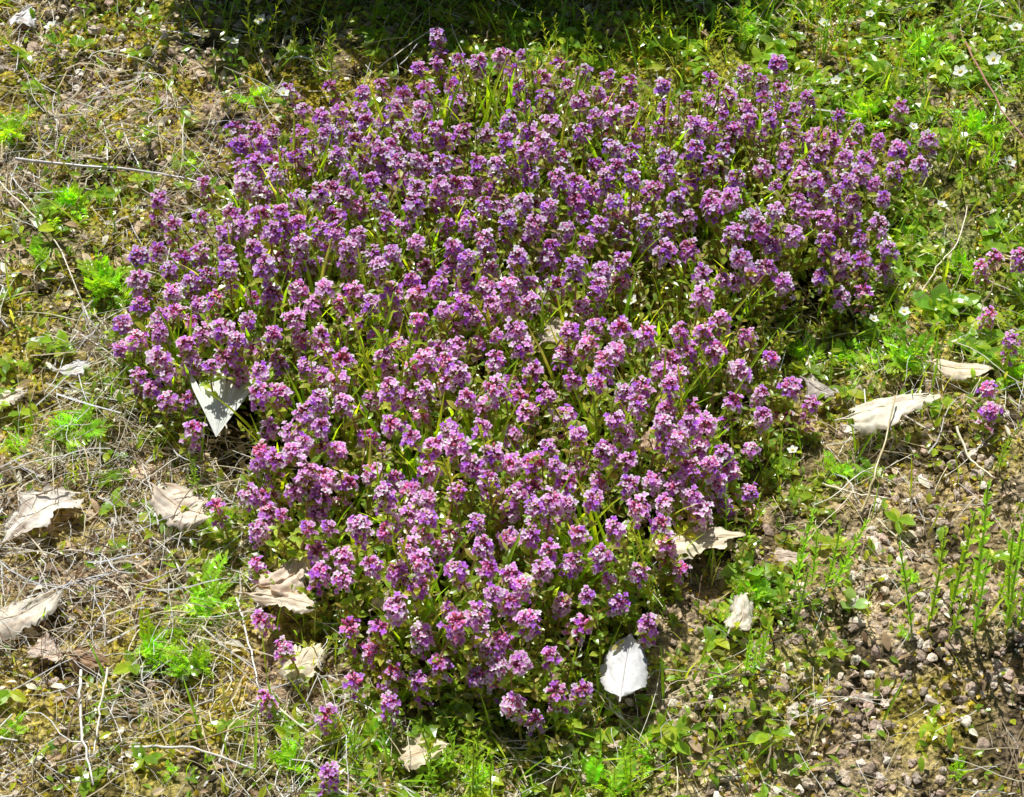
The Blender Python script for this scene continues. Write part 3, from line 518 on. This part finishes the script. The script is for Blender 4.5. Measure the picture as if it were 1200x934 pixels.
for (px,py,rp,lab) in WF:
    k=pxsize(px,py); h=.05 if px==740 else .024; p_=at(px,py,h); t=thing('white_flower',lab,'flower','small white flowers',(p_[0],p_[1],gzf(p_[0],p_[1])),rng.uniform(0,6))
    o=obj('stem',wst,t); o.scale=(.022,.022,h); o=obj('leaves',wlm,t); o.scale=(.022,.022,h)
    o=obj('petals',petm,t,(0,0,h)); s_=rp*k*.9; o.scale=(s_,s_,s_); o.rotation_euler=(rng.normal(0.2,.2),rng.normal(0,.2),0); obj('flower_centre',cenm,o)
# ------------------------------------------------------------ TWIGS / STALKS
TW=[('grey twig lying across the straw at upper left',[(18,186),(80,189),(150,193),(200,203),(243,212)],.006,.0011,(.5,.46,.44)),
('thin pale straw bent over the greens at right',[(1080,340),(1100,305),(1125,280),(1136,230)],.02,.0006,(.85,.75,.55)),
('tan stalk rising beside the large cream leaf',[(1008,605),(1025,560),(1040,500),(1052,450)],.03,.0007,(.7,.58,.3)),
('reddish stem crossing the top right corner',[(1125,35),(1145,90),(1172,125),(1205,155)],.03,.0008,(.5,.25,.2)),
('pale straight straw standing at lower left',[(92,775),(92,820),(97,870),(108,915)],.008,.0008,(.9,.85,.75)),
('pale straw right of the straight one at lower left',[(124,775),(115,830),(108,885)],.008,.0007,(.85,.78,.6)),
('long pale straw slanting below the lower left flowers',[(275,690),(290,740),(303,800)],.006,.0007,(.9,.85,.75)),
('dark thin stalk at the top centre',[(566,62),(572,35),(580,0)],.02,.0006,(.3,.22,.14)),
('pale grey straw lying along the bottom left corner',[(150,870),(220,872),(300,905)],.004,.0009,(.75,.7,.6)),
('straw lying on the gravel at right below the big leaf',[(1120,505),(1135,540),(1165,565)],.004,.0008,(.8,.7,.48)),
('curved straw right of the lower patch, on soil',[(965,560),(1000,580),(1040,590)],.004,.0007,(.84,.74,.54)),
('long straw slanting at the left edge',[(0,215),(35,250),(70,290),(95,345)],.005,.0006,(.85,.76,.6))]
for lab,pp,z,r,c in TW:
    P=[]
    for i,(px,py) in enumerate(pp):
        zz=z*(i/(len(pp)-1)) if z>.01 else z
        q=at(px,py,zz+.004); P.append((q[0],q[1],zz+.004+gzf(q[0],q[1])))
    P=np.array(P); B=P[0].copy(); tt=np.linspace(0,len(P)-1,14); Q=np.stack([np.interp(tt,range(len(P)),P[:,i]) for i in range(3)],-1)
    Q[1:-1]=(Q[:-2]+2*Q[1:-1]+Q[2:])/4; Q[1:-1,:2]+=rng.normal(0,.0004,(12,2))
    m=MB(); tube(m,Q-B,r,r*.6,6,c); o=obj('dry_stalk',m.mesh('dry_stalk',[M_straw],True),None,tuple(B)); tag(o,lab,'twig','dry stalks and twigs')
# ------------------------------------------------------------ STONES (largest)
SN=[(1100,620,9,'largest pinkish stone on the soil left of the upright stems'),(1060,660,8,'stone on the gravel left of the upright stem clump'),(1075,590,7,'stone on the soil below the large cream leaf'),(1040,850,8,'rounded stone near the bottom right'),(1130,850,7,'stone right of the rounded one at the bottom right'),(1180,800,8,'stone at the right edge near the bottom'),(990,910,9,'stone at the bottom edge, right of centre'),(1010,905,7,'stone touching the one at the bottom edge'),(1090,780,7,'stone below the upright stem clump'),(1170,700,7,'stone right of the upright stem clump'),(960,830,8,'stone in the soil left of the rounded one'),(930,760,7,'stone on soil below the thin stems'),(1150,590,6,'stone beside the short green stems at right'),(40,60,8,'stone in the top left gravel below the white leaf'),(110,40,7,'stone in the top left gravel right of the white flower'),(160,70,7,'stone in the top left gravel toward the leaning sprig'),(90,100,6,'stone in the middle of the top left gravel'),(190,120,6,'stone above the ferny sprig at the twig end'),(235,90,7,'stone near the upper left patch edge'),(60,790,7,'stone under the dark curled leaf at lower left'),(180,545,9,'stone at the left patch edge below the grey fan'),(1150,880,8,'stone near the bottom right corner'),(870,900,7,'stone at the bottom right of the patch'),(640,915,7,'stone at the bottom centre')]
for i,(px,py,rp,lab) in enumerate(SN):
    k=pxsize(px,py)*rp*.9; p_=at(px,py); m=MB(); m.inst(pebble_t(3,50+i,.26,.05),rot([0],0,0,np.array([[k*1.15,k*.9,k*.7]])),[np.zeros(3)],[np.array(STONE[i%6])])
    o=obj('stone',m.mesh('stone',[M_stone],False),None,(p_[0],p_[1],gzf(p_[0],p_[1])+k*.4)); o.rotation_euler=(0,0,rng.uniform(0,6)); tag(o,lab,'stone','larger stones in the soil')
# ------------------------------------------------------------ HERB CLUMPS added beyond the top edge to cast shade into view
HB=[(270,-45,'dark leafy herb clump added beyond the top to cast shade, leftmost'),(355,-60,'dark leafy herb clump added to cast shade, beyond the leaning sprig'),(440,-45,'tallest dark herb clump, added beyond the top to cast deep shade'),(520,-50,'dark herb clump added to cast shade beyond the top, centre left'),(610,-45,'dark herb clump added to cast shade beyond the top centre'),(690,-50,'dark herb clump added to cast shade beyond the top, right of centre'),(770,-55,'dark herb clump added to cast shade beyond the right far flowers')]
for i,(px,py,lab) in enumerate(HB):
    p_=at(px,py); t=thing('shade_herb_clump',lab,'plant','dark herb clumps added beyond the top edge to cast shade',(p_[0],p_[1],gzf(p_[0],p_[1])),0)
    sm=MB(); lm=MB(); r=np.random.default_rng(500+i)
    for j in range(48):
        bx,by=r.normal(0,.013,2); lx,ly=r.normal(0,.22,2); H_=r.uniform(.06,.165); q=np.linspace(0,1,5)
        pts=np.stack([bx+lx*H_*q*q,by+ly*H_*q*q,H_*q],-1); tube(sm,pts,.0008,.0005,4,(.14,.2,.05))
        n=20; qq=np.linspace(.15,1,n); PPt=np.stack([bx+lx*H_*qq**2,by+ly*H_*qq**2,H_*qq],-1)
        lm.inst(LT_thy,rot(np.arange(n)*2.4,r.uniform(.1,.9,n),0,r.uniform(.010,.017,n)),PPt,cpick(n,[(.05,.13,.015),(.08,.18,.02),(.11,.2,.03)],.2))  # leaf greens kept dark to deepen the shade
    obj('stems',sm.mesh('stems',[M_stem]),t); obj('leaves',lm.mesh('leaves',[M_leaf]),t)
# ------------------------------------------------------------ LIGHT + CAMERA
w=bpy.data.worlds.new('World'); S.world=w; w.use_nodes=True; nt=w.node_tree
sk=nt.nodes.new('ShaderNodeTexSky'); sk.sky_type='NISHITA'; sk.sun_disc=False
SE=rad(60); AZ=rad(-18)
sk.sun_elevation=SE; sk.sun_rotation=AZ; bg=nt.nodes['Background']; bg.inputs[1].default_value=.05; nt.links.new(sk.outputs[0],bg.inputs[0])
ld=bpy.data.lights.new('sun','SUN'); ld.energy=5; ld.angle=rad(.5); ld.color=(1,.98,.94)
lo=bpy.data.objects.new('sun',ld); COL.objects.link(lo)
sd=Vector((math.sin(AZ)*math.cos(SE),math.cos(AZ)*math.cos(SE),math.sin(SE))); lo.rotation_euler=(-sd).to_track_quat('-Z','Y').to_euler(); lo.location=sd*5
cd=bpy.data.cameras.new('camera'); cd.sensor_width=36; cd.lens=18/TH; cd.clip_start=.02; cd.clip_end=500
co=bpy.data.objects.new('camera',cd); COL.objects.link(co); co.location=tuple(CAM); co.rotation_euler=(PI/2-PIT,0,0); S.camera=co
S.view_settings.view_transform='Standard'; S.view_settings.look='None'; S.view_settings.exposure=0
